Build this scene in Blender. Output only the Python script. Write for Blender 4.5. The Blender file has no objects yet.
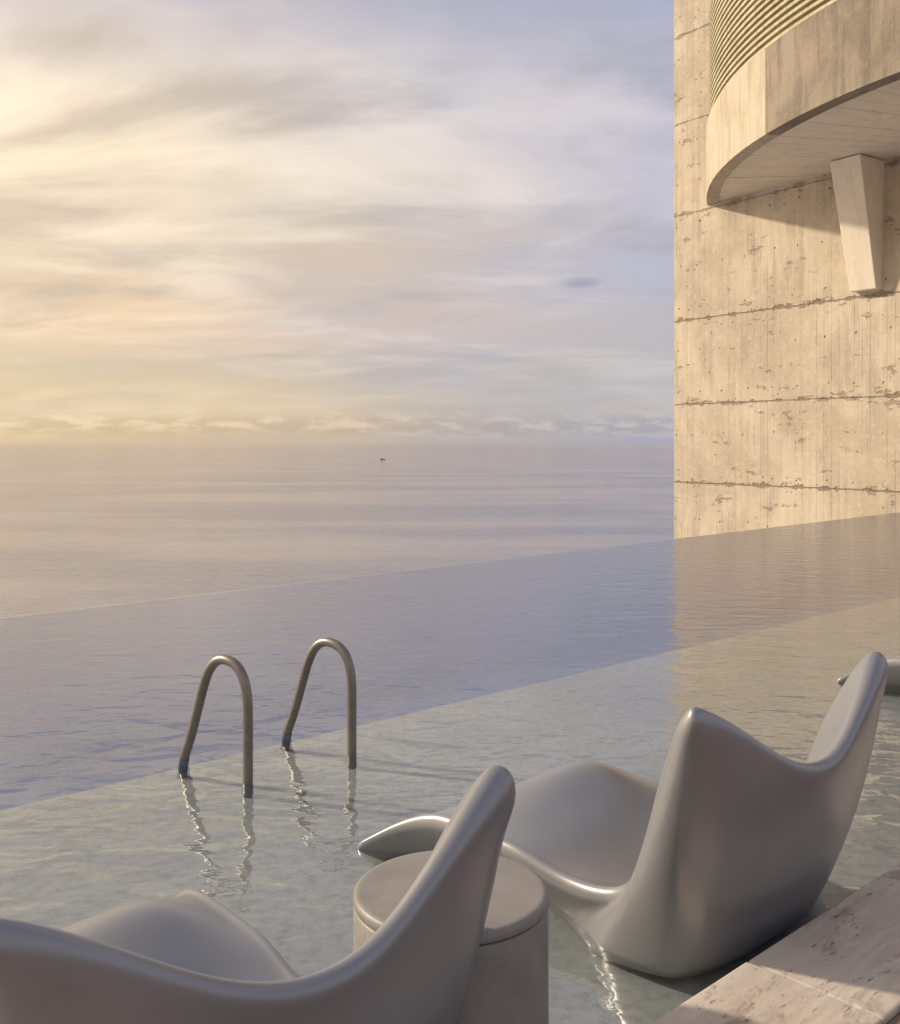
import bpy, bmesh, math, random
from mathutils import Vector, Matrix, noise as mnoise
random.seed(3)
scene = bpy.context.scene
scene.view_settings.view_transform = 'Standard'
scene.view_settings.look = 'None'
scene.view_settings.exposure = 0
scene.view_settings.gamma = 1

def lin(c):
    r = []
    for v in c[:3]:
        v = v/255.0
        r.append(v/12.92 if v <= 0.04045 else ((v+0.055)/1.055)**2.4)
    return (r[0], r[1], r[2], 1.0)

class NT:
    def __init__(s, tree):
        s.t = tree; s.n = tree.nodes; s.l = tree.links
    def new(s, typ): return s.n.new(typ)
    def put(s, sock, v):
        if isinstance(v, bpy.types.NodeSocket): s.l.new(v, sock)
        elif v is not None: sock.default_value = v
    def m(s, op, a, b=None, c=None, clamp=False):
        n = s.new('ShaderNodeMath'); n.operation = op; n.use_clamp = clamp
        s.put(n.inputs[0], a)
        if b is not None: s.put(n.inputs[1], b)
        if c is not None: s.put(n.inputs[2], c)
        return n.outputs[0]
    def ss(s, v, lo, hi, a=0.0, b=1.0):
        n = s.new('ShaderNodeMapRange'); n.interpolation_type = 'SMOOTHSTEP'
        s.put(n.inputs[0], v); n.inputs[1].default_value = lo; n.inputs[2].default_value = hi
        n.inputs[3].default_value = a; n.inputs[4].default_value = b
        return n.outputs[0]
    def mr(s, v, lo, hi, a=0.0, b=1.0):
        n = s.new('ShaderNodeMapRange')
        s.put(n.inputs[0], v); n.inputs[1].default_value = lo; n.inputs[2].default_value = hi
        n.inputs[3].default_value = a; n.inputs[4].default_value = b
        return n.outputs[0]
    def mix(s, f, a, b, mode='MIX'):
        n = s.new('ShaderNodeMix'); n.data_type = 'RGBA'; n.blend_type = mode
        s.put(n.inputs[0], f); s.put(n.inputs[6], a); s.put(n.inputs[7], b)
        return n.outputs[2]
    def xyz(s, v):
        n = s.new('ShaderNodeSeparateXYZ'); s.l.new(v, n.inputs[0]); return n.outputs
    def comb(s, x, y, z=0.0):
        n = s.new('ShaderNodeCombineXYZ'); s.put(n.inputs[0], x); s.put(n.inputs[1], y); s.put(n.inputs[2], z)
        return n.outputs[0]
    def map(s, v, sc=(1,1,1), rot=(0,0,0), loc=(0,0,0)):
        n = s.new('ShaderNodeMapping'); s.l.new(v, n.inputs[0])
        n.inputs['Scale'].default_value = sc; n.inputs['Rotation'].default_value = rot; n.inputs['Location'].default_value = loc
        return n.outputs[0]
    def noise(s, v, scale=1.0, detail=4, rough=0.5, dist=0.0):
        n = s.new('ShaderNodeTexNoise'); s.l.new(v, n.inputs['Vector'])
        n.inputs['Scale'].default_value = scale; n.inputs['Detail'].default_value = detail
        n.inputs['Roughness'].default_value = rough; n.inputs['Distortion'].default_value = dist
        return n.outputs[0]
    def ramp(s, f, stops):
        n = s.new('ShaderNodeValToRGB'); cr = n.color_ramp; s.put(n.inputs[0], f)
        while len(cr.elements) < len(stops): cr.elements.new(0.5)
        for e, (p, c) in zip(cr.elements, stops):
            e.position = p; e.color = c
        return n.outputs[0]
    def bump(s, h, dist=0.01, strength=1.0, normal=None):
        n = s.new('ShaderNodeBump'); s.put(n.inputs['Height'], h)
        n.inputs['Distance'].default_value = dist; n.inputs['Strength'].default_value = strength
        if normal is not None: s.l.new(normal, n.inputs['Normal'])
        return n.outputs[0]
    def schlick(s, nrm, f0, pw=5.0):
        g = s.new('ShaderNodeNewGeometry')
        d = s.new('ShaderNodeVectorMath'); d.operation = 'DOT_PRODUCT'
        s.l.new(g.outputs['Incoming'], d.inputs[0]); s.l.new(nrm, d.inputs[1])
        c = s.m('SUBTRACT', 1.0, s.m('ABSOLUTE', d.outputs['Value']), clamp=True)
        return s.m('ADD', f0, s.m('MULTIPLY', s.m('POWER', c, pw), 1.0-f0), clamp=True)

def material(name):
    m = bpy.data.materials.new(name); m.use_nodes = True
    t = NT(m.node_tree); p = m.node_tree.nodes['Principled BSDF']
    tc = t.new('ShaderNodeTexCoord')
    return m, t, p, tc

# ---------------------------------------------------------------- sky
SUN_AZ = math.radians(-72)
SUN_EL = math.radians(27)
sun_dir = Vector((math.sin(SUN_AZ)*math.cos(SUN_EL), math.cos(SUN_AZ)*math.cos(SUN_EL), math.sin(SUN_EL)))

world = bpy.data.worlds.new("World"); scene.world = world; world.use_nodes = True
try: world.cycles.sampling_method = 'NONE'
except Exception: pass
w = NT(world.node_tree)
bg = world.node_tree.nodes['Background']
tc = w.new('ShaderNodeTexCoord'); D = tc.outputs['Generated']
x, y, z = w.xyz(D)
zp = w.m('MAXIMUM', z, 0.0)
den = w.m('ADD', zp, 0.20)
P = w.comb(w.m('DIVIDE', x, den), w.m('DIVIDE', y, den), 0.0)
n1 = w.noise(w.map(P, (0.75, 0.9, 1), (0, 0, math.radians(18)), (3.1, 1.7, 0.4)), 1.1, 3, 0.5, 0.0)
n2 = w.noise(w.map(P, (0.75, 1.25, 1), (0, 0, math.radians(-22)), (7.3, 0.2, 2.0)), 1.7, 6, 0.57, 0.5)
n3 = w.noise(w.map(P, (0.6, 1.2, 1), (0, 0, math.radians(12)), (1.3, 5.2, 6.0)), 2.0, 6, 0.56, 0.35)
a0 = w.m('ADD', x, w.m('MULTIPLY', w.m('SUBTRACT', n1, 0.5), 0.5))
a = w.ss(a0, -0.46, 0.36, 1.0, 0.0)
e = w.m('ADD', zp, w.m('MULTIPLY', w.m('MULTIPLY', w.m('SUBTRACT', n1, 0.5), 0.30), w.ss(zp, 0.0, 0.2)))
ev = w.m('DIVIDE', e, 0.8, clamp=True)
def st(l): return [(p/0.8, lin(c)) for p, c in l]
rL = w.ramp(ev, st([(0,(204,182,152)),(0.025,(220,198,160)),(0.07,(206,190,166)),(0.13,(236,204,168)),(0.18,(208,190,166)),
                    (0.25,(248,230,202)),(0.34,(230,219,210)),(0.42,(194,187,193)),(0.8,(162,164,183))]))
rR = w.ramp(ev, st([(0,(170,170,182)),(0.03,(182,179,184)),(0.10,(182,181,192)),(0.2,(184,186,206)),(0.30,(204,201,214)),
                    (0.40,(172,177,200)),(0.8,(140,150,182))]))
col = w.mix(a, rR, rL)
br = w.ss(n2, 0.44, 0.70)
brc = w.mix(a, lin((225,219,224)), lin((252,237,212)))
col = w.mix(w.m('MULTIPLY', br, w.ss(zp, 0.02, 0.16, 0.15, 0.70)), col, brc)
dk = w.ss(n3, 0.45, 0.70)
dkc = w.mix(a, lin((156,161,182)), lin((184,171,158)))
col = w.mix(w.m('MULTIPLY', dk, w.ss(zp, 0.02, 0.12, 0.3, 0.78)), col, dkc)
az = w.m('ARCTAN2', x, y)
CB = w.comb(w.m('MULTIPLY', az, 24.0), w.m('MULTIPLY', zp, 95.0), 0.0)
nb = w.noise(CB, 1.0, 5, 0.64, 0.0)
band = w.m('MULTIPLY', w.ss(zp, 0.010, 0.018), w.ss(zp, 0.020, 0.042, 1.0, 0.0))
bm = w.m('MULTIPLY', band, w.ss(nb, 0.46, 0.62))
col = w.mix(w.m('MULTIPLY', bm, 0.6), col, w.mix(a, lin((192,188,194)), lin((236,214,178))))
band2 = w.m('MULTIPLY', w.ss(zp, 0.003, 0.010), w.ss(zp, 0.018, 0.032, 1.0, 0.0))
col = w.mix(w.m('MULTIPLY', w.m('MULTIPLY', band2, w.ss(nb, 0.58, 0.42)), 0.6), col, w.mix(a, lin((152,156,173)), lin((198,174,140))))
haze = w.ss(zp, 0.0, 0.009, 0.8, 0.0)
col = w.mix(haze, col, w.mix(a, lin((166,167,180)), lin((208,186,156))))
cx = w.m('DIVIDE', w.m('SUBTRACT', w.m('ADD', az, w.m('MULTIPLY', n2, 0.05)), 0.150), 0.020)
cz = w.m('DIVIDE', w.m('SUBTRACT', w.m('ADD', zp, w.m('MULTIPLY', az, -0.06)), 0.149), 0.0055)
rr = w.m('ADD', w.m('MULTIPLY', cx, cx), w.m('MULTIPLY', cz, cz))
sc_ = w.ss(w.m('ADD', rr, w.m('MULTIPLY', nb, 3.2)), 1.0, 3.2, 1.0, 0.0)
col = w.mix(w.m('MULTIPLY', sc_, 0.6), col, lin((142,148,170)))
dp = w.new('ShaderNodeVectorMath'); dp.operation = 'DOT_PRODUCT'
w.l.new(D, dp.inputs[0]); dp.inputs[1].default_value = sun_dir
glow = w.m('POWER', w.m('MAXIMUM', dp.outputs['Value'], 0.0), 9.0)
vd = Vector((-0.45, 0.86, 0.19)).normalized()
dp2 = w.new('ShaderNodeVectorMath'); dp2.operation = 'DOT_PRODUCT'
w.l.new(D, dp2.inputs[0]); dp2.inputs[1].default_value = vd
veil = w.m('MULTIPLY', w.m('POWER', w.m('MAXIMUM', dp2.outputs['Value'], 0.0), 18.0), w.ss(n2, 0.3, 0.7, 0.6, 1.0))
sky = w.new('ShaderNodeTexSky'); sky.sky_type = 'NISHITA'; sky.sun_disc = False
sky.sun_elevation = SUN_EL; sky.sun_rotation = SUN_AZ
sk = w.mix(1.0, sky.outputs[0], (0.005, 0.0043, 0.0040, 1), 'MULTIPLY')
col = w.mix(1.0, col, sk, 'ADD')
col = w.mix(1.0, col, w.mix(glow, (0,0,0,1), (1.2,0.9,0.55,1)), 'ADD')
col = w.mix(1.0, col, w.mix(veil, (0,0,0,1), (0.14,0.095,0.035,1)), 'ADD')
w.l.new(col, bg.inputs['Color']); bg.inputs['Strength'].default_value = 1.0

sd = bpy.data.lights.new("sun", 'SUN'); sd.energy = 4.2; sd.angle = math.radians(2.5); sd.color = (1.0, 0.88, 0.70)
so = bpy.data.objects.new("sun", sd); scene.collection.objects.link(so)
so.rotation_euler = (-sun_dir).to_track_quat('-Z', 'Y').to_euler()

# ---------------------------------------------------------------- camera
cd = bpy.data.cameras.new("camera"); cam = bpy.data.objects.new("camera", cd); scene.collection.objects.link(cam)
cam.location = (0, 0, 1.5); cam.rotation_euler = (math.radians(90), 0, 0)
cd.sensor_width = 36; cd.lens = 35.16; cd.shift_y = -69/1024; cd.clip_end = 300000; cd.clip_start = 0.05
scene.camera = cam

# ---------------------------------------------------------------- materials
def water_mat(name, tint, bumpd, f0):
    m, t, p, tc = material(name)
    t.n.remove(p); out = t.n['Material Output']
    g = t.new('ShaderNodeNewGeometry'); pos = g.outputs['Position']
    mid = t.noise(t.map(pos, (1.0, 1.5, 1), (0,0,math.radians(25)), (4,2,0)), 3.0, 2, 0.5, 0.5)
    fin = t.noise(t.map(pos, (1.0, 1.4, 1), (0,0,math.radians(-20)), (1,7,0)), 12.0, 2, 0.5, 0.0)
    patch = t.noise(pos, 0.45, 1, 0.5, 0.0)
    h = t.m('ADD', mid, t.m('MULTIPLY', t.m('MULTIPLY', fin, 0.27), t.ss(patch, 0.35, 0.65, 0.4, 1.0)))
    nrm = t.bump(h, bumpd)
    fr = t.schlick(nrm, f0, 3.8)
    tr = t.new('ShaderNodeBsdfTransparent'); tr.inputs[0].default_value = tint
    gl = t.new('ShaderNodeBsdfGlossy'); gl.inputs['Roughness'].default_value = 0.015; t.l.new(nrm, gl.inputs['Normal'])
    mx = t.new('ShaderNodeMixShader')
    t.l.new(fr, mx.inputs[0]); t.l.new(tr.outputs[0], mx.inputs[1]); t.l.new(gl.outputs[0], mx.inputs[2])
    t.l.new(mx.outputs[0], out.inputs['Surface'])
    return m
mat_water = water_mat("pool_water_mat", (0.95, 0.97, 0.97, 1), 0.012, 0.09)

def floor_mat(name, c1, c2, c3, k=0.45):
    m, t, p, tc = material(name)
    g = t.new('ShaderNodeNewGeometry'); pos = g.outputs['Position']
    n = t.noise(pos, 0.9, 5, 0.6); n2_ = t.noise(pos, 22, 5, 0.7)
    c = t.mix(t.ss(n, 0.3, 0.7), c1, c2)
    c = t.mix(t.m('MULTIPLY', t.ss(n2_, 0.42, 0.66), k), c, c3)
    t.l.new(c, p.inputs['Base Color']); p.inputs['Roughness'].default_value = 0.85
    return m
mat_shelf = floor_mat("pool_shelf_plaster", (0.30, 0.305, 0.295, 1), (0.235, 0.25, 0.25, 1), (0.155, 0.16, 0.155, 1), 0.6)
mat_deep = floor_mat("pool_deep_plaster", (0.33, 0.39, 0.57, 1), (0.25, 0.32, 0.52, 1), (0.23, 0.29, 0.46, 1))

def sea_mat():
    m, t, p, tc = material("sea_mat")
    t.n.remove(p); out = t.n['Material Output']
    g = t.new('ShaderNodeNewGeometry'); pos = g.outputs['Position']
    h1 = t.noise(t.map(pos, (1, 1.8, 1), (0,0,0.3)), 0.06, 3, 0.65, 0.0)
    h2 = t.noise(t.map(pos, (1, 1.8, 1), (0,0,-0.2)), 0.5, 3, 0.6, 0.0)
    h = t.m('ADD', t.m('MULTIPLY', h1, 3.0), h2)
    nrm = t.bump(h, 0.30)
    fr = t.schlick(nrm, 0.05, 4.0)
    df = t.new('ShaderNodeBsdfDiffuse')
    pt = t.noise(t.map(pos, (1, 3.0, 1)), 0.004, 5, 0.65, 0.0)
    t.l.new(t.mix(t.ss(pt, 0.38, 0.62), (0.12, 0.155, 0.235, 1), (0.33, 0.305, 0.32, 1)), df.inputs[0])
    gl = t.new('ShaderNodeBsdfGlossy'); gl.inputs['Roughness'].default_value = 0.09; t.l.new(nrm, gl.inputs['Normal'])
    gl.inputs[0].default_value = (0.92, 0.885, 0.875, 1)
    mx = t.new('ShaderNodeMixShader'); t.l.new(fr, mx.inputs[0]); t.l.new(df.outputs[0], mx.inputs[1]); t.l.new(gl.outputs[0], mx.inputs[2])
    t.l.new(mx.outputs[0], out.inputs['Surface'])
    return m

def concrete_wall_mat(base=(0.60,0.505,0.375), dark=(0.46,0.38,0.275), name="wall_concrete"):
    m, t, p, tc = material(name)
    ob = tc.outputs['Object']
    X, Y, Z = t.xyz(ob)
    v = t.comb(X, Z, Y)
    big = t.noise(v, 0.35, 5, 0.65, 0.0)
    boards = t.noise(t.comb(t.m('MULTIPLY', X, 5.0), t.m('MULTIPLY', Z, 0.35), Y), 1.0, 3, 0.6)
    stain = t.noise(t.comb(t.m('MULTIPLY', X, 1.6), t.m('MULTIPLY', Z, 0.4), Y), 1.0, 4, 0.65)
    fine = t.noise(v, 7.0, 4, 0.65)
    c = t.mix(t.ss(big, 0.38, 0.62), dark + (1,), base + (1,))
    c = t.mix(t.m('MULTIPLY', t.ss(boards, 0.4, 0.65), 0.28), c, (base[0]*0.70, base[1]*0.68, base[2]*0.68, 1))
    c = t.mix(t.m('MULTIPLY', t.ss(stain, 0.47, 0.67), 0.46), c, (0.33, 0.275, 0.21, 1))
    c = t.mix(t.m('MULTIPLY', t.ss(fine, 0.5, 0.68), 0.28), c, (base[0]*1.2, base[1]*1.2, base[2]*1.2, 1))
    h = t.m('ADD', t.m('MULTIPLY', boards, 0.5), t.m('MULTIPLY', fine, 0.4))
    fb = t.m('ABSOLUTE', t.m('SUBTRACT', t.m('FRACT', t.m('DIVIDE', X, 0.22)), 0.5))
    seam = t.m('MULTIPLY', t.ss(fb, 0.0, 0.07, 1.0, 0.0), t.ss(stain, 0.38, 0.58))
    c = t.mix(t.m('MULTIPLY', seam, 0.26), c, (0.20, 0.15, 0.10, 1))
    h = t.m('SUBTRACT', h, t.m('MULTIPLY', seam, 0.28))
    wob = t.noise(t.comb(X, 0.0, 0.0), 1.3, 4, 0.65)
    wob2 = t.noise(v, 1.6, 4, 0.75)
    tot = None; near = None
    for zj, ww, st_ in ((8.27, 0.026, 0.75), (5.13, 0.036, 1.0), (2.64, 0.028, 1.0), (0.33, 0.038, 1.0), (11.0, 0.026, 0.8), (13.6, 0.026, 0.8)):
        dz = t.m('ABSOLUTE', t.m('SUBTRACT', t.m('ADD', Z, t.m('MULTIPLY', t.m('SUBTRACT', wob, 0.5), 0.08)), zj))
        wd = t.m('MULTIPLY', t.ss(wob2, 0.46, 0.70, 0.5, 4.5), ww)
        k = t.m('MULTIPLY', t.ss(t.m('DIVIDE', dz, wd), 0.4, 1.1, 1.0, 0.0), st_)
        tot = k if tot is None else t.m('MAXIMUM', tot, k)
        kn = t.ss(dz, 0.05, 0.5, 1.0, 0.0)
        near = kn if near is None else t.m('MAXIMUM', near, kn)
    c = t.mix(t.m('MULTIPLY', tot, 0.72), c, (0.16, 0.11, 0.07, 1))
    h = t.m('SUBTRACT', h, t.m('MULTIPLY', tot, 1.8))
    pn = t.noise(t.comb(X, t.m('MULTIPLY', Z, 2.6), Y), 0.8, 5, 0.78, 0.0)
    pt = t.ss(t.m('ADD', pn, t.m('MULTIPLY', near, 0.03)), 0.60, 0.65)
    c = t.mix(t.m('MULTIPLY', pt, 0.58), c, (0.22, 0.155, 0.10, 1))
    h = t.m('SUBTRACT', h, t.m('MULTIPLY', pt, 1.0))
    jx = t.noise(v, 0.8, 0, 0.5)
    gx = t.m('SUBTRACT', t.m('FRACT', t.m('DIVIDE', t.m('ADD', X, t.m('MULTIPLY', jx, 0.5)), 0.84)), 0.5)
    gz = t.m('SUBTRACT', t.m('FRACT', t.m('DIVIDE', t.m('ADD', Z, t.m('MULTIPLY', jx, 0.2)), 1.24)), 0.5)
    rr = t.m('SQRT', t.m('ADD', t.m('POWER', t.m('MULTIPLY', gx, 0.84), 2.0), t.m('POWER', t.m('MULTIPLY', gz, 1.24), 2.0)))
    hole = t.m('MULTIPLY', t.ss(rr, 0.016, 0.034, 1.0, 0.0), t.ss(big, 0.40, 0.55, 0.25, 1.0))
    c = t.mix(t.m('MULTIPLY', hole, 0.75), c, (0.12, 0.08, 0.05, 1))
    h = t.m('SUBTRACT', h, t.m('MULTIPLY', hole, 2.0))
    pv = t.new('ShaderNodeTexVoronoi'); pv.inputs['Scale'].default_value = 3.6
    t.l.new(t.comb(X, Z, Y), pv.inputs['Vector'])
    sp = t.m('MULTIPLY', t.ss(pv.outputs['Distance'], 0.06, 0.13, 1.0, 0.0), t.ss(t.m('ADD', stain, t.m('MULTIPLY', near, 0.25)), 0.52, 0.66))
    c = t.mix(t.m('MULTIPLY', sp, 0.6), c, (0.16, 0.11, 0.07, 1))
    h = t.m('SUBTRACT', h, sp)
    t.l.new(c, p.inputs['Base Color']); p.inputs['Roughness'].default_value = 0.9
    t.l.new(t.bump(h, 0.024, 0.75), p.inputs['Normal'])
    return m

def simple_concrete(name, base, dark, sc=1.0, k=1.0):
    m, t, p, tc = material(name)
    ob = tc.outputs['Object']
    big = t.noise(ob, 0.7*sc, 5, 0.68, 0.3)
    fine = t.noise(ob, 8*sc, 5, 0.7)
    drip = t.noise(t.map(ob, (3*sc, 3*sc, 0.25*sc)), 1.5, 4, 0.65)
    c = t.mix(t.ss(big, 0.35, 0.65), dark, base)
    c = t.mix(t.m('MULTIPLY', t.ss(drip, 0.45, 0.65), 0.5*k), c, (dark[0]*0.62, dark[1]*0.60, dark[2]*0.57, 1))
    c = t.mix(t.m('MULTIPLY', t.ss(fine, 0.5, 0.7), 0.35*k), c, (base[0]*1.2, base[1]*1.2, base[2]*1.2, 1))
    t.l.new(c, p.inputs['Base Color']); p.inputs['Roughness'].default_value = 0.88
    t.l.new(t.bump(t.m('ADD', fine, drip), 0.02/sc, 0.7*k), p.inputs['Normal'])
    return m

def chair_mat():
    m, t, p, tc = material("chair_satin_grey")
    ob = tc.outputs['Object']
    n = t.noise(ob, 2.5, 3, 0.5)
    sm = t.noise(t.map(ob, (1.5, 1.5, 0.6)), 3.0, 3, 0.5)
    c = t.mix(t.ss(n, 0.3, 0.7), (0.265, 0.262, 0.27, 1), (0.30, 0.296, 0.30, 1))
    t.l.new(c, p.inputs['Base Color'])
    p.inputs['Metallic'].default_value = 0.40
    t.l.new(t.mr(sm, 0.3, 0.7, 0.27, 0.35), p.inputs['Roughness'])
    return m
def table_mat():
    m, t, p, tc = material("table_clay")
    ob = tc.outputs['Object']
    n = t.noise(ob, 5.0, 6, 0.65); s = t.noise(ob, 60, 4, 0.7); f = t.noise(ob, 300, 2, 0.5)
    c = t.mix(t.ss(n, 0.3, 0.7), (0.20, 0.18, 0.16, 1), (0.265, 0.24, 0.215, 1))
    c = t.mix(t.m('MULTIPLY', t.ss(s, 0.55, 0.75), 0.4), c, (0.34, 0.305, 0.28, 1))
    t.l.new(c, p.inputs['Base Color']); t.l.new(t.mr(n, 0.3, 0.7, 0.36, 0.56), p.inputs['Roughness'])
    t.l.new(t.bump(f, 0.0008, 0.6), p.inputs['Normal'])
    return m
def steel_mat():
    m, t, p, tc = material("brushed_steel")
    ob = tc.outputs['Object']
    n = t.noise(ob, 14, 5, 0.6)
    t.l.new(t.mix(t.ss(n, 0.4, 0.7), (0.26, 0.235, 0.20, 1), (0.20, 0.18, 0.15, 1)), p.inputs['Base Color'])
    p.inputs['Metallic'].default_value = 0.85
    t.l.new(t.mr(n, 0.3, 0.7, 0.30, 0.42), p.inputs['Roughness'])
    return m
def coping_mat():
    m, t, p, tc = material("travertine")
    g = t.new('ShaderNodeNewGeometry'); pos = g.outputs['Position']
    al = t.map(pos, (1, 1, 1), (0, 0, math.radians(-42)))
    X, Y, Z = t.xyz(al)
    big = t.noise(al, 2.2, 5, 0.65, 0.3)
    vein = t.noise(t.comb(t.m('MULTIPLY', X, 3), t.m('MULTIPLY', Y, 18), Z), 1.0, 6, 0.7)
    pit = t.noise(t.comb(t.m('MULTIPLY', X, 14), t.m('MULTIPLY', Y, 70), Z), 1.0, 4, 0.7)
    c = t.mix(t.ss(big, 0.3, 0.7), (0.56, 0.475, 0.385, 1), (0.47, 0.39, 0.31, 1))
    c = t.mix(t.m('MULTIPLY', t.ss(vein, 0.45, 0.65), 0.55), c, (0.67, 0.59, 0.48, 1))
    st1 = t.noise(t.comb(t.m('MULTIPLY', X, 2.2), t.m('MULTIPLY', Y, 4.5), Z), 1.6, 7, 0.74, 0.4)
    c = t.mix(t.m('MULTIPLY', t.ss(st1, 0.52, 0.65), 0.6), c, (0.20, 0.14, 0.095, 1))
    pk = t.m('MULTIPLY', t.ss(pit, 0.61, 0.69), t.ss(st1, 0.44, 0.54))
    c = t.mix(t.m('MULTIPLY', pk, 0.65), c, (0.12, 0.085, 0.06, 1))
    t.l.new(c, p.inputs['Base Color']); p.inputs['Roughness'].default_value = 0.75
    t.l.new(t.bump(t.m('SUBTRACT', t.m('MULTIPLY', vein, 0.4), pk), 0.004, 0.9), p.inputs['Normal'])
    return m

M_wall = concrete_wall_mat()
M_fascia = simple_concrete("fascia_concrete", (0.54,0.455,0.33,1), (0.45,0.375,0.27,1), 1.0, 0.8)
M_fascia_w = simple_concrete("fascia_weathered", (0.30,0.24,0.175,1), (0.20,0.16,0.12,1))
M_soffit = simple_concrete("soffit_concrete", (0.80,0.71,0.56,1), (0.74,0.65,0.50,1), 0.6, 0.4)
M_louvre = simple_concrete("louvre_timber", (0.55,0.48,0.32,1), (0.45,0.38,0.24,1), 2)
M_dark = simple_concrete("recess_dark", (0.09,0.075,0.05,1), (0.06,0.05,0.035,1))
M_edge = simple_concrete("overflow_stone", (0.12,0.12,0.15,1), (0.09,0.09,0.12,1))
M_chair = chair_mat(); M_table = table_mat(); M_steel = steel_mat(); M_cop = coping_mat(); M_sea = sea_mat()
M_sleeve = simple_concrete("sleeve_blue_grey", (0.13,0.15,0.20,1), (0.10,0.12,0.16,1), 10)
M_deck = simple_concrete("deck_brown", (0.22,0.15,0.10,1), (0.16,0.11,0.07,1), 3)
M_boat = simple_concrete("boat_paint", (0.35,0.35,0.38,1), (0.25,0.25,0.28,1), 1)

# ---------------------------------------------------------------- helpers
def mesh_obj(name, verts, faces, mats, parent=None, smooth=False, loc=(0,0,0), rotz=0.0):
    me = bpy.data.meshes.new(name); me.from_pydata([tuple(v) for v in verts], [], faces); me.update()
    for m in (mats if isinstance(mats, (list, tuple)) else [mats]): me.materials.append(m)
    if smooth:
        for p in me.polygons: p.use_smooth = True
    o = bpy.data.objects.new(name, me); scene.collection.objects.link(o)
    o.location = loc; o.rotation_euler = (0, 0, rotz)
    if parent: o.parent = parent
    return o
def fix(o):
    bm = bmesh.new(); bm.from_mesh(o.data); bmesh.ops.remove_doubles(bm, verts=bm.verts, dist=1e-5)
    bmesh.ops.recalc_face_normals(bm, faces=bm.faces); bm.to_mesh(o.data); bm.free()
def empty(name, loc=(0,0,0)):
    o = bpy.data.objects.new(name, None); scene.collection.objects.link(o); o.location = loc; return o
def prism(poly, z0, z1):
    n = len(poly)
    v = [(p[0], p[1], z0) for p in poly] + [(p[0], p[1], z1) for p in poly]
    f = [tuple(range(n-1, -1, -1)), tuple(range(n, 2*n))] + [(i, (i+1) % n, n+(i+1) % n, n+i) for i in range(n)]
    return v, f
def lp(p, q, t): return (p[0]+(q[0]-p[0])*t, p[1]+(q[1]-p[1])*t)

# ---------------------------------------------------------------- sea
R = 120000
mesh_obj("sea", [(-R,-R,-30),(R,-R,-30),(R,R,-30),(-R,R,-30)], [(0,1,2,3)], M_sea)

# ---------------------------------------------------------------- pool
SHZ = -0.06
E0, E1 = (-3.86, 8.57), (9.78, 21.7)
S0, S1 = (-1.9, 4.25), (4.56, 10.13)
C0, C1 = (0.48, 2.41), (1.5, 3.34)
Ea, Eb = lp(E0, E1, -0.9), lp(E0, E1, 1.75)
Sa, Sb = lp(S0, S1, -1.6), lp(S0, S1, 4.0)
Ca, Cb = lp(C0, C1, -7.0), lp(C0, C1, 24.0)
mesh_obj("pool_water", [(Ca[0],Ca[1],0),(Cb[0],Cb[1],0),(Eb[0],Eb[1],0),(Ea[0],Ea[1],0)], [(0,1,2,3)], mat_water)
dz = -1.35
v = [(Ca[0],Ca[1],SHZ),(Cb[0],Cb[1],SHZ),(Sb[0],Sb[1],SHZ),(Sa[0],Sa[1],SHZ),
     (Sa[0],Sa[1],dz),(Sb[0],Sb[1],dz),(Eb[0],Eb[1],dz),(Ea[0],Ea[1],dz),
     (Eb[0],Eb[1],-0.006),(Ea[0],Ea[1],-0.006),
     (Eb[0]-0.10,Eb[1]+0.10,-0.10),(Ea[0]-0.10,Ea[1]+0.10,-0.10),
     (Eb[0]-0.10,Eb[1]+0.10,-3),(Ea[0]-0.10,Ea[1]+0.10,-3)]
pool = mesh_obj("pool_basin", v, [(0,1,2,3),(3,2,5,4),(4,5,6,7),(7,6,8,9),(9,8,10,11),(11,10,12,13)], [mat_shelf, mat_deep, M_edge])
for i in (1,2,3): pool.data.polygons[i].material_index = 1
for i in (4,5): pool.data.polygons[i].material_index = 2

dx, dy = C1[0]-C0[0], C1[1]-C0[1]; L = math.hypot(dx, dy); ud = (dx/L, dy/L); nd = (ud[1], -ud[0])
cop = empty("stone_coping")
pos_t = -9.0; k = 0
while pos_t < 30:
    ln = 1.18
    a_, b_ = pos_t+0.002, pos_t+ln-0.002
    pl = [(C0[0]+ud[0]*s_+nd[0]*q, C0[1]+ud[1]*s_+nd[1]*q) for s_, q in ((a_, 0.0), (b_, 0.0), (b_, 0.37), (a_, 0.37))]
    vv, ff = prism(pl[::-1], -0.14, 0.10+random.uniform(-0.001, 0.001))
    o = mesh_obj("slab_%d" % k, vv, ff, M_cop, cop); fix(o)
    bv = o.modifiers.new("b", 'BEVEL'); bv.width = 0.006; bv.segments = 2
    pos_t += ln; k += 1
pl = [(C0[0]+ud[0]*s_+nd[0]*q, C0[1]+ud[1]*s_+nd[1]*q) for s_, q in ((-9, 0.376), (30, 0.376), (30, 7.0), (-9, 7.0))]
vv, ff = prism(pl[::-1], -0.3, 0.085); o = mesh_obj("deck", vv, ff, M_deck); fix(o)

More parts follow.
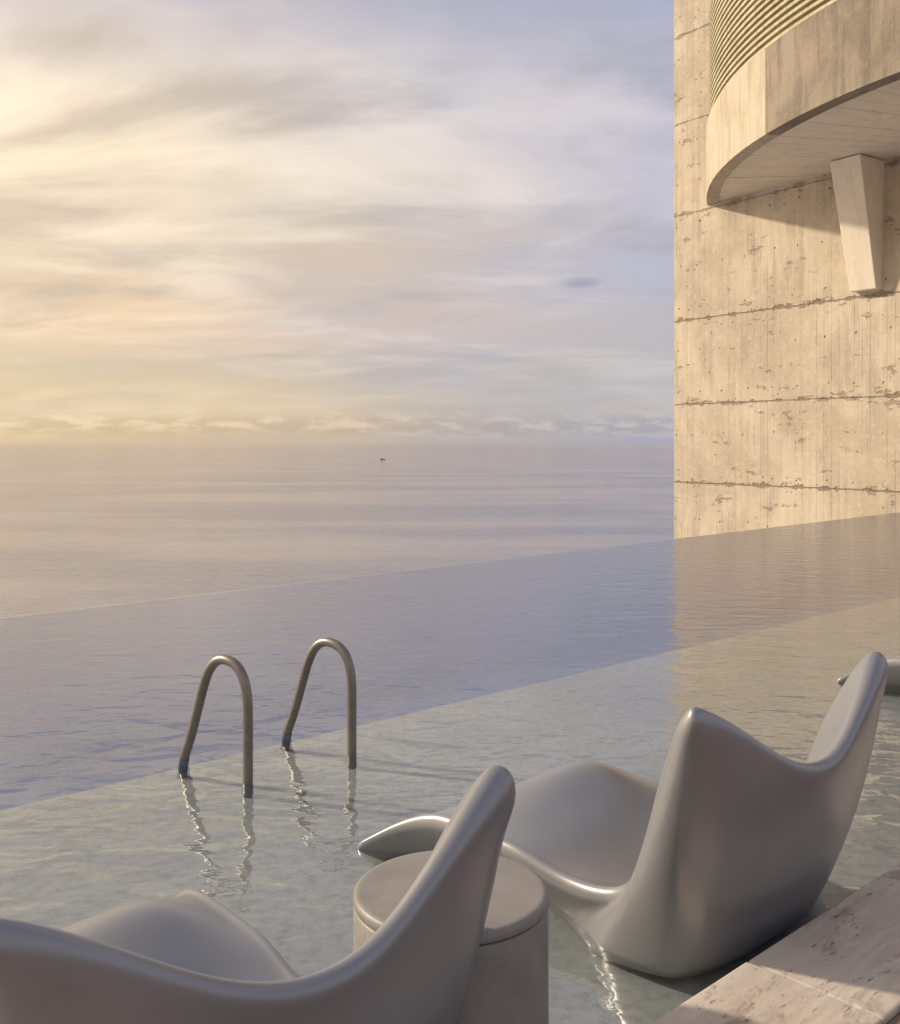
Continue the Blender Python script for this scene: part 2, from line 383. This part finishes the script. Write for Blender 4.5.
# ---------------------------------------------------------------- handrails
def tube(name, pts, rad, mat, parent, seg=20):
    cu = bpy.data.curves.new(name, 'CURVE'); cu.dimensions = '3D'; sp = cu.splines.new('NURBS')
    sp.points.add(len(pts)-1)
    for q, p in zip(sp.points, pts): q.co = (p[0], p[1], p[2], 1)
    sp.use_endpoint_u = True; sp.order_u = 4; sp.resolution_u = 8
    cu.bevel_depth = rad; cu.bevel_resolution = 6; cu.use_fill_caps = True
    tmp = bpy.data.objects.new(name+"_c", cu); scene.collection.objects.link(tmp)
    dg = bpy.context.evaluated_depsgraph_get()
    me = bpy.data.meshes.new_from_object(tmp.evaluated_get(dg)); bpy.data.objects.remove(tmp)
    for p in me.polygons: p.use_smooth = True
    me.materials.clear(); me.materials.append(mat)
    o = bpy.data.objects.new(name, me); scene.collection.objects.link(o); o.parent = parent
    return o
def handrail(N, F):
    e_ = empty("pool_handrail", (N[0], N[1], 0))
    d = Vector((F[0]-N[0], F[1]-N[1], 0)); ln_ = d.length; d.normalize(); sx = ln_/0.465
    prof = [(0,SHZ+0.005),(0,0.0),(0,0.12),(0,0.25),(0.0,0.355),(0.015,0.435),(0.06,0.505),(0.14,0.53),(0.215,0.52),(0.275,0.465),(0.315,0.375),(0.36,0.25),(0.405,0.13),(0.445,0.05),(0.465,0.0),(0.475,-0.1),(0.475,-0.5)]
    tube("tube", [(d.x*a_*sx, d.y*a_*sx, z_) for a_, z_ in prof], 0.0225, M_steel, e_)
    tube("far_sleeve", [(d.x*a_*sx, d.y*a_*sx, z_) for a_, z_ in ((0.449,0.035),(0.466,0.0),(0.474,-0.06),(0.476,-0.12))], 0.0242, M_sleeve, e_)
    tube("near_sleeve", [(0,0,-0.02),(0,0,-0.03),(0,0,-0.045),(0,0,SHZ+0.003)], 0.0242, M_sleeve, e_)
    return e_
handrail((-0.893, 4.42), (-1.249, 4.67))
handrail((-0.472, 4.81), (-0.835, 5.075))

# ---------------------------------------------------------------- lounge chairs
side = [(.49,.045,.795),(.480,.095,.725),(.440,.17,.55),(.408,.235,.340),(.395,.31,.215),(.39,.415,.160),(.39,.575,.150),(.40,.77,.185),(.405,.94,.190),(.41,1.14,.185),(.44,1.30,.125),(.53,1.46,.012)]
cent = [(-.02,.548),(.02,.468),(.07,.355),(.14,.235),(.24,.135),(.40,.080),(.60,.13),(.78,.225),(.95,.290),(1.10,.24),(1.26,.10),(1.38,-.01)]
def cat(pts, k, t):
    n = len(pts)
    p = [pts[max(0, min(n-1, k+i))] for i in (-1, 0, 1, 2)]
    return [0.5*((2*b)+(-a_+c)*t+(2*a_-5*b+4*c-d)*t*t+(-a_+3*b-3*c+d)*t**3) for a_, b, c, d in zip(*p)]
SUB = 4; TN = 28
def sstep(x, a_, b_):
    t = max(0, min(1, (x-a_)/(b_-a_))); return t*t*(3-2*t)
def chair_mesh():
    S = []
    for k in range(len(side)-1):
        for j in range(SUB): S.append((cat(side, k, j/SUB), cat(cent, k, j/SUB)))
    S.append((list(side[-1]), list(cent[-1])))
    NS = len(S); NTt = TN+1
    V = []; F = []
    for i, (sd_, ct) in enumerate(S):
        k0 = max(0.0, 1-i/12.0)
        kc = sstep(i, 20, 30)*(1-0.5*sstep(i, 36, 44))
        c0 = 0.12*k0+0.38*kc
        for j in range(NTt):
            t = -1+2*j/TN
            tt = (t-c0)/(1-c0 if t > c0 else 1+c0)
            q = abs(tt)
            w2 = q**2.0; wz = w2
            if k0 > 0:
                wz = w2*(1-k0)+k0*(0.35*q**2.4+0.65*(q**2.2*(3.2-2.2*q)))
            if kc > 0:
                # rounded crest: soft on top, falling away to the sides
                qs = math.sqrt(q*q+0.02)-math.sqrt(0.02); qs /= (math.sqrt(1.02)-math.sqrt(0.02))
                wz = wz*(1-kc)+kc*(qs**(1.1 if tt < 0 else 1.4))
            us = 1.0 + (0.085*k0*max(0.0, t))
            V.append((sd_[0]*t*us, ct[0]+(sd_[1]-ct[0])*w2, ct[1]+(sd_[2]-ct[1])*wz))
    for i in range(NS-1):
        for j in range(TN):
            F.append((i*NTt+j, i*NTt+j+1, (i+1)*NTt+j+1, (i+1)*NTt+j))
    loop = [(0, j) for j in range(NTt)] + [(i, TN) for i in range(1, NS)] + [(NS-1, j) for j in range(TN-1, -1, -1)] + [(i, 0) for i in range(NS-2, 0, -1)]
    n = len(loop)
    idx = [i*NTt+j for i, j in loop]
    outw = []; base = []; thk = []
    for (i, j) in loop:
        t = -1+2*j/TN; p = V[i*NTt+j]
        o = Vector((0, 0, 0))
        if i == 0: o += Vector((t**7*1.0, -1, 0))
        elif i == NS-1: o += Vector((t**9*0.6, 1, 0))
        else:
            o += Vector((1 if j == TN else -1, 0, 0))
            if i < 10: o += Vector((0, -0.8*(1-i/10), 0))
            if i > NS-6: o += Vector((0, 0.5*(i-(NS-6))/5, 0))
        outw.append(o.normalized())
        right = max(0.0, (t-0.55)/0.45) if i == 0 else (1.0 if j == TN else 0.0)
        kx = 1.0
        if i < 14: kx += 0.6*right*(1-sstep(i, 4, 14))
        thk.append(kx)
        if i == 0: bu, bf = t*0.37, 0.125+0.05*abs(t)**4
        elif i == NS-1: bu, bf = t*0.46, 1.40
        else:
            s_ = 1 if j == TN else -1
            if i < 12:
                bf = 0.175+ (i/12.0)**1.5*0.27; bu = s_*(0.37+0.05*math.sin(i/12.0*math.pi/2))
            else:
                bf = 0.445+(i-12)/(NS-1-12)*(1.40-0.445)
                bu = s_*(0.42-0.17*math.sin(min(1,(i-12)/(NS-13))*math.pi)+0.04*((i-12)/(NS-13))**4)
        base.append(Vector((bu, bf, SHZ+0.001)))
    outw = [ (outw[k-2]+outw[k-1]+outw[k]*2+outw[(k+1) % n]+outw[(k+2) % n]).normalized() for k in range(n)]
    prev = idx
    def addloop(ps):
        nonlocal prev
        st_ = len(V); V.extend([tuple(p) for p in ps]); cur = list(range(st_, st_+n))
        for k in range(n):
            F.append((prev[k], cur[k], cur[(k+1) % n], prev[(k+1) % n]))
        prev = cur
    RP = [Vector(V[i_]) for i_ in idx]
    th = [(0.55+0.45*min(1, max(0, (RP[k].z-0.0)/0.25)))*thk[k] for k in range(n)]
    for ow, dzv in ((0.010, 0.007), (0.022, 0.008), (0.035, 0.0), (0.043, -0.016), (0.046, -0.042)):
        addloop([RP[k]+outw[k]*ow*th[k]+Vector((0, 0, dzv*th[k])) for k in range(n)])
    R3 = [Vector(V[q]) for q in prev]
    for kk in (0.07, 0.15, 0.25, 0.36, 0.48, 0.60, 0.72, 0.83, 0.92, 1.0):
        ps = []
        for k in range(n):
            p = R3[k].lerp(base[k], kk)
            hgt = max(0, R3[k].z)
            p += outw[k]*(0.06*math.sin(math.pi*kk)*min(1, hgt/0.7))
            ps.append(p)
        addloop(ps)
    c = len(V); V.append((0, 0.8, SHZ+0.001))
    for k in range(n): F.append((prev[k], c, prev[(k+1) % n]))
    return V, F
CV, CF = chair_mesh()
cme = bpy.data.meshes.new("shell"); cme.from_pydata(CV, [], CF); cme.update()
bm = bmesh.new(); bm.from_mesh(cme)
bm.verts.ensure_lookup_table()
hull = [v_ for v_ in bm.verts if v_.co.z < 0.72 and v_.co.z > 0.0 and v_.co.y < 0.45 and v_.index > 45*29+4*140]
for _ in range(14): bmesh.ops.smooth_vert(bm, verts=hull, factor=0.5, use_axis_x=True, use_axis_y=True, use_axis_z=False)
bmesh.ops.recalc_face_normals(bm, faces=bm.faces)
bm.to_mesh(cme); bm.free()
for p in cme.polygons: p.use_smooth = True
cme.materials.append(M_chair)
ANG = math.atan2(0.669, 0.743)
def chair(loc):
    o = bpy.data.objects.new("lounge_chair", cme); scene.collection.objects.link(o)
    o.location = (loc[0], loc[1], 0); o.rotation_euler = (0, 0, ANG)
    s = o.modifiers.new("s", 'SUBSURF'); s.levels = 1; s.render_levels = 1
    return o
chair((-0.285, 1.785)); chair((1.040, 2.970)); chair((3.81, 5.54))

# ---------------------------------------------------------------- side table
def lathe(name, prof, mat, parent, seg=96):
    V = []; F = []
    for r, z_ in prof:
        for k in range(seg):
            a_ = 2*math.pi*k/seg; V.append((r*math.cos(a_), r*math.sin(a_), z_))
    for i in range(len(prof)-1):
        for k in range(seg):
            F.append((i*seg+k, i*seg+(k+1) % seg, (i+1)*seg+(k+1) % seg, (i+1)*seg+k))
    F.append(tuple(range(seg-1, -1, -1))); F.append(tuple((len(prof)-1)*seg+k for k in range(seg)))
    o = mesh_obj(name, V, F, mat, parent, True); fix(o)
    for p in o.data.polygons: p.use_smooth = len(p.vertices) < 10
    return o
tb = empty("side_table", (0.002, 2.43, 0))
lathe("drum", [(0.238,SHZ+0.001),(0.237,0.1),(0.236,0.3),(0.236,0.385),(0.234,0.3885),(0.230,0.390)], M_table, tb)
lathe("top", [(0.226,0.3905),(0.2285,0.392),(0.2345,0.394),(0.2365,0.398),(0.2365,0.408),(0.2345,0.414),(0.229,0.4185),(0.221,0.420),(0.210,0.4195)], M_table, tb)

# ---------------------------------------------------------------- concrete wall
wd = Vector((0.562, -0.827, 0)).normalized(); wn = Vector((-wd.y, wd.x, 0))
WL = 18.0
vv, ff = prism([(0, 0), (WL, 0), (WL, 1.6), (0, 1.6)], -32, 20)
wall = mesh_obj("concrete_wall", vv, ff, M_wall, None, False, (6.72, 30, 0), math.atan2(wd.y, wd.x)); fix(wall)

# ---------------------------------------------------------------- curved balcony
bal = empty("curved_balcony", (20.4, 24.8, 0))
R0 = 13.6; SZ = 8.4; FH = 1.9
def arcpts(r, a0_, a1_, n): return [(r*math.cos(math.radians(a0_+(a1_-a0_)*i/n)), r*math.sin(math.radians(a0_+(a1_-a0_)*i/n))) for i in range(n+1)]
def band(name, r0, r1, z0, z1, a0_, a1_, n, mat):
    A = arcpts(r0, a0_, a1_, n); B = arcpts(r1, a0_, a1_, n)
    V = []; F = []
    for p, q in zip(A, B): V += [(p[0],p[1],z0),(p[0],p[1],z1),(q[0],q[1],z1),(q[0],q[1],z0)]
    for i in range(n):
        b0 = i*4; b1 = b0+4
        for k in range(4): F.append((b0+k, b0+(k+1) % 4, b1+(k+1) % 4, b1+k))
    F.append((0,1,2,3)); F.append((n*4+3,n*4+2,n*4+1,n*4))
    o = mesh_obj(name, V, F, mat, bal); fix(o)
    return o
band("fascia", R0, R0-0.35, SZ-0.02, SZ+FH, 161.5, 190.6, 60, M_fascia)
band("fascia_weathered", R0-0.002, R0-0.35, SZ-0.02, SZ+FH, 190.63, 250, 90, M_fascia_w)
a_ = 161.5
V = []; F = []
while a_ < 250:
    st_ = 2.2
    zo = SZ + random.uniform(-0.006, 0.006)
    A = arcpts(R0-0.352, a_+0.03, a_+st_-0.03, 3); B = arcpts(3.0, a_+0.03, a_+st_-0.03, 3)
    b0 = len(V)
    poly = A + B[::-1]
    V += [(p[0], p[1], zo) for p in poly] + [(p[0], p[1], SZ+0.3) for p in poly]
    n = len(poly)
    F.append(tuple(b0+i for i in range(n-1, -1, -1))); F.append(tuple(b0+n+i for i in range(n)))
    F += [(b0+i, b0+(i+1) % n, b0+n+(i+1) % n, b0+n+i) for i in range(n)]
    a_ += st_
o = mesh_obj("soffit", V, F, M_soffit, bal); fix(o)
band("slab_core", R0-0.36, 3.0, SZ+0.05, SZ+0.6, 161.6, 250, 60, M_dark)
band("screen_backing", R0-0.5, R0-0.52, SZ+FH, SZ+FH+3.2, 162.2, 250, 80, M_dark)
zz = SZ+FH+0.06; i = 0
while zz < SZ+FH+3.3:
    band("louvre_%d" % i, R0-0.08, R0-0.24, zz, zz+0.075, 162, 250, 80, M_louvre); zz += 0.165; i += 1
for i, an in enumerate([163+3.3*j for j in range(26)]):
    band("louvre_post_%d" % i, R0-0.245, R0-0.33, SZ+FH-0.02, SZ+FH+3.3, an, an+0.35, 1, M_louvre)
def wp(t, q, z_):
    p = Vector((6.72, 30, 0)) + wd*t - wn*q
    return (p.x-20.4, p.y-24.8, z_)
t0, t1 = 6.02, 6.85
V = [wp(t0,-0.05,SZ-0.025), wp(t1,-0.05,SZ-0.025), wp(t1,1.0,SZ-0.025), wp(t0,1.0,SZ-0.025),
     wp(t0+0.06,-0.05,5.25), wp(t1-0.06,-0.05,5.25), wp(t1-0.06,0.25,5.25), wp(t0+0.06,0.25,5.25)]
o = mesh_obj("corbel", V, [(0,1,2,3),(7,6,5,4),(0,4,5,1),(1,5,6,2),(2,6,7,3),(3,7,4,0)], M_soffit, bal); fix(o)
bv = o.modifiers.new("b", 'BEVEL'); bv.width = 0.02; bv.segments = 2

# ---------------------------------------------------------------- distant boat
bt = empty("distant_boat", (-125, 1850, -30))
V = [(-4,-1.2,0),(3.5,-1.2,0),(5,0,0.3),(3.5,1.2,0),(-4,1.2,0),(-4.2,-1.5,1.6),(3.5,-1.5,1.7),(6,0,2.1),(3.5,1.5,1.7),(-4.2,1.5,1.6)]
mesh_obj("hull", V, [(4,3,2,1,0),(5,6,7,8,9),(0,1,6,5),(1,2,7,6),(2,3,8,7),(3,4,9,8),(4,0,5,9)], M_boat, bt)
vv, ff = prism([(-2.6,-1.0),(1.0,-0.9),(1.0,0.9),(-2.6,1.0)], 1.6, 3.2); mesh_obj("cabin", vv, ff, M_boat, bt)
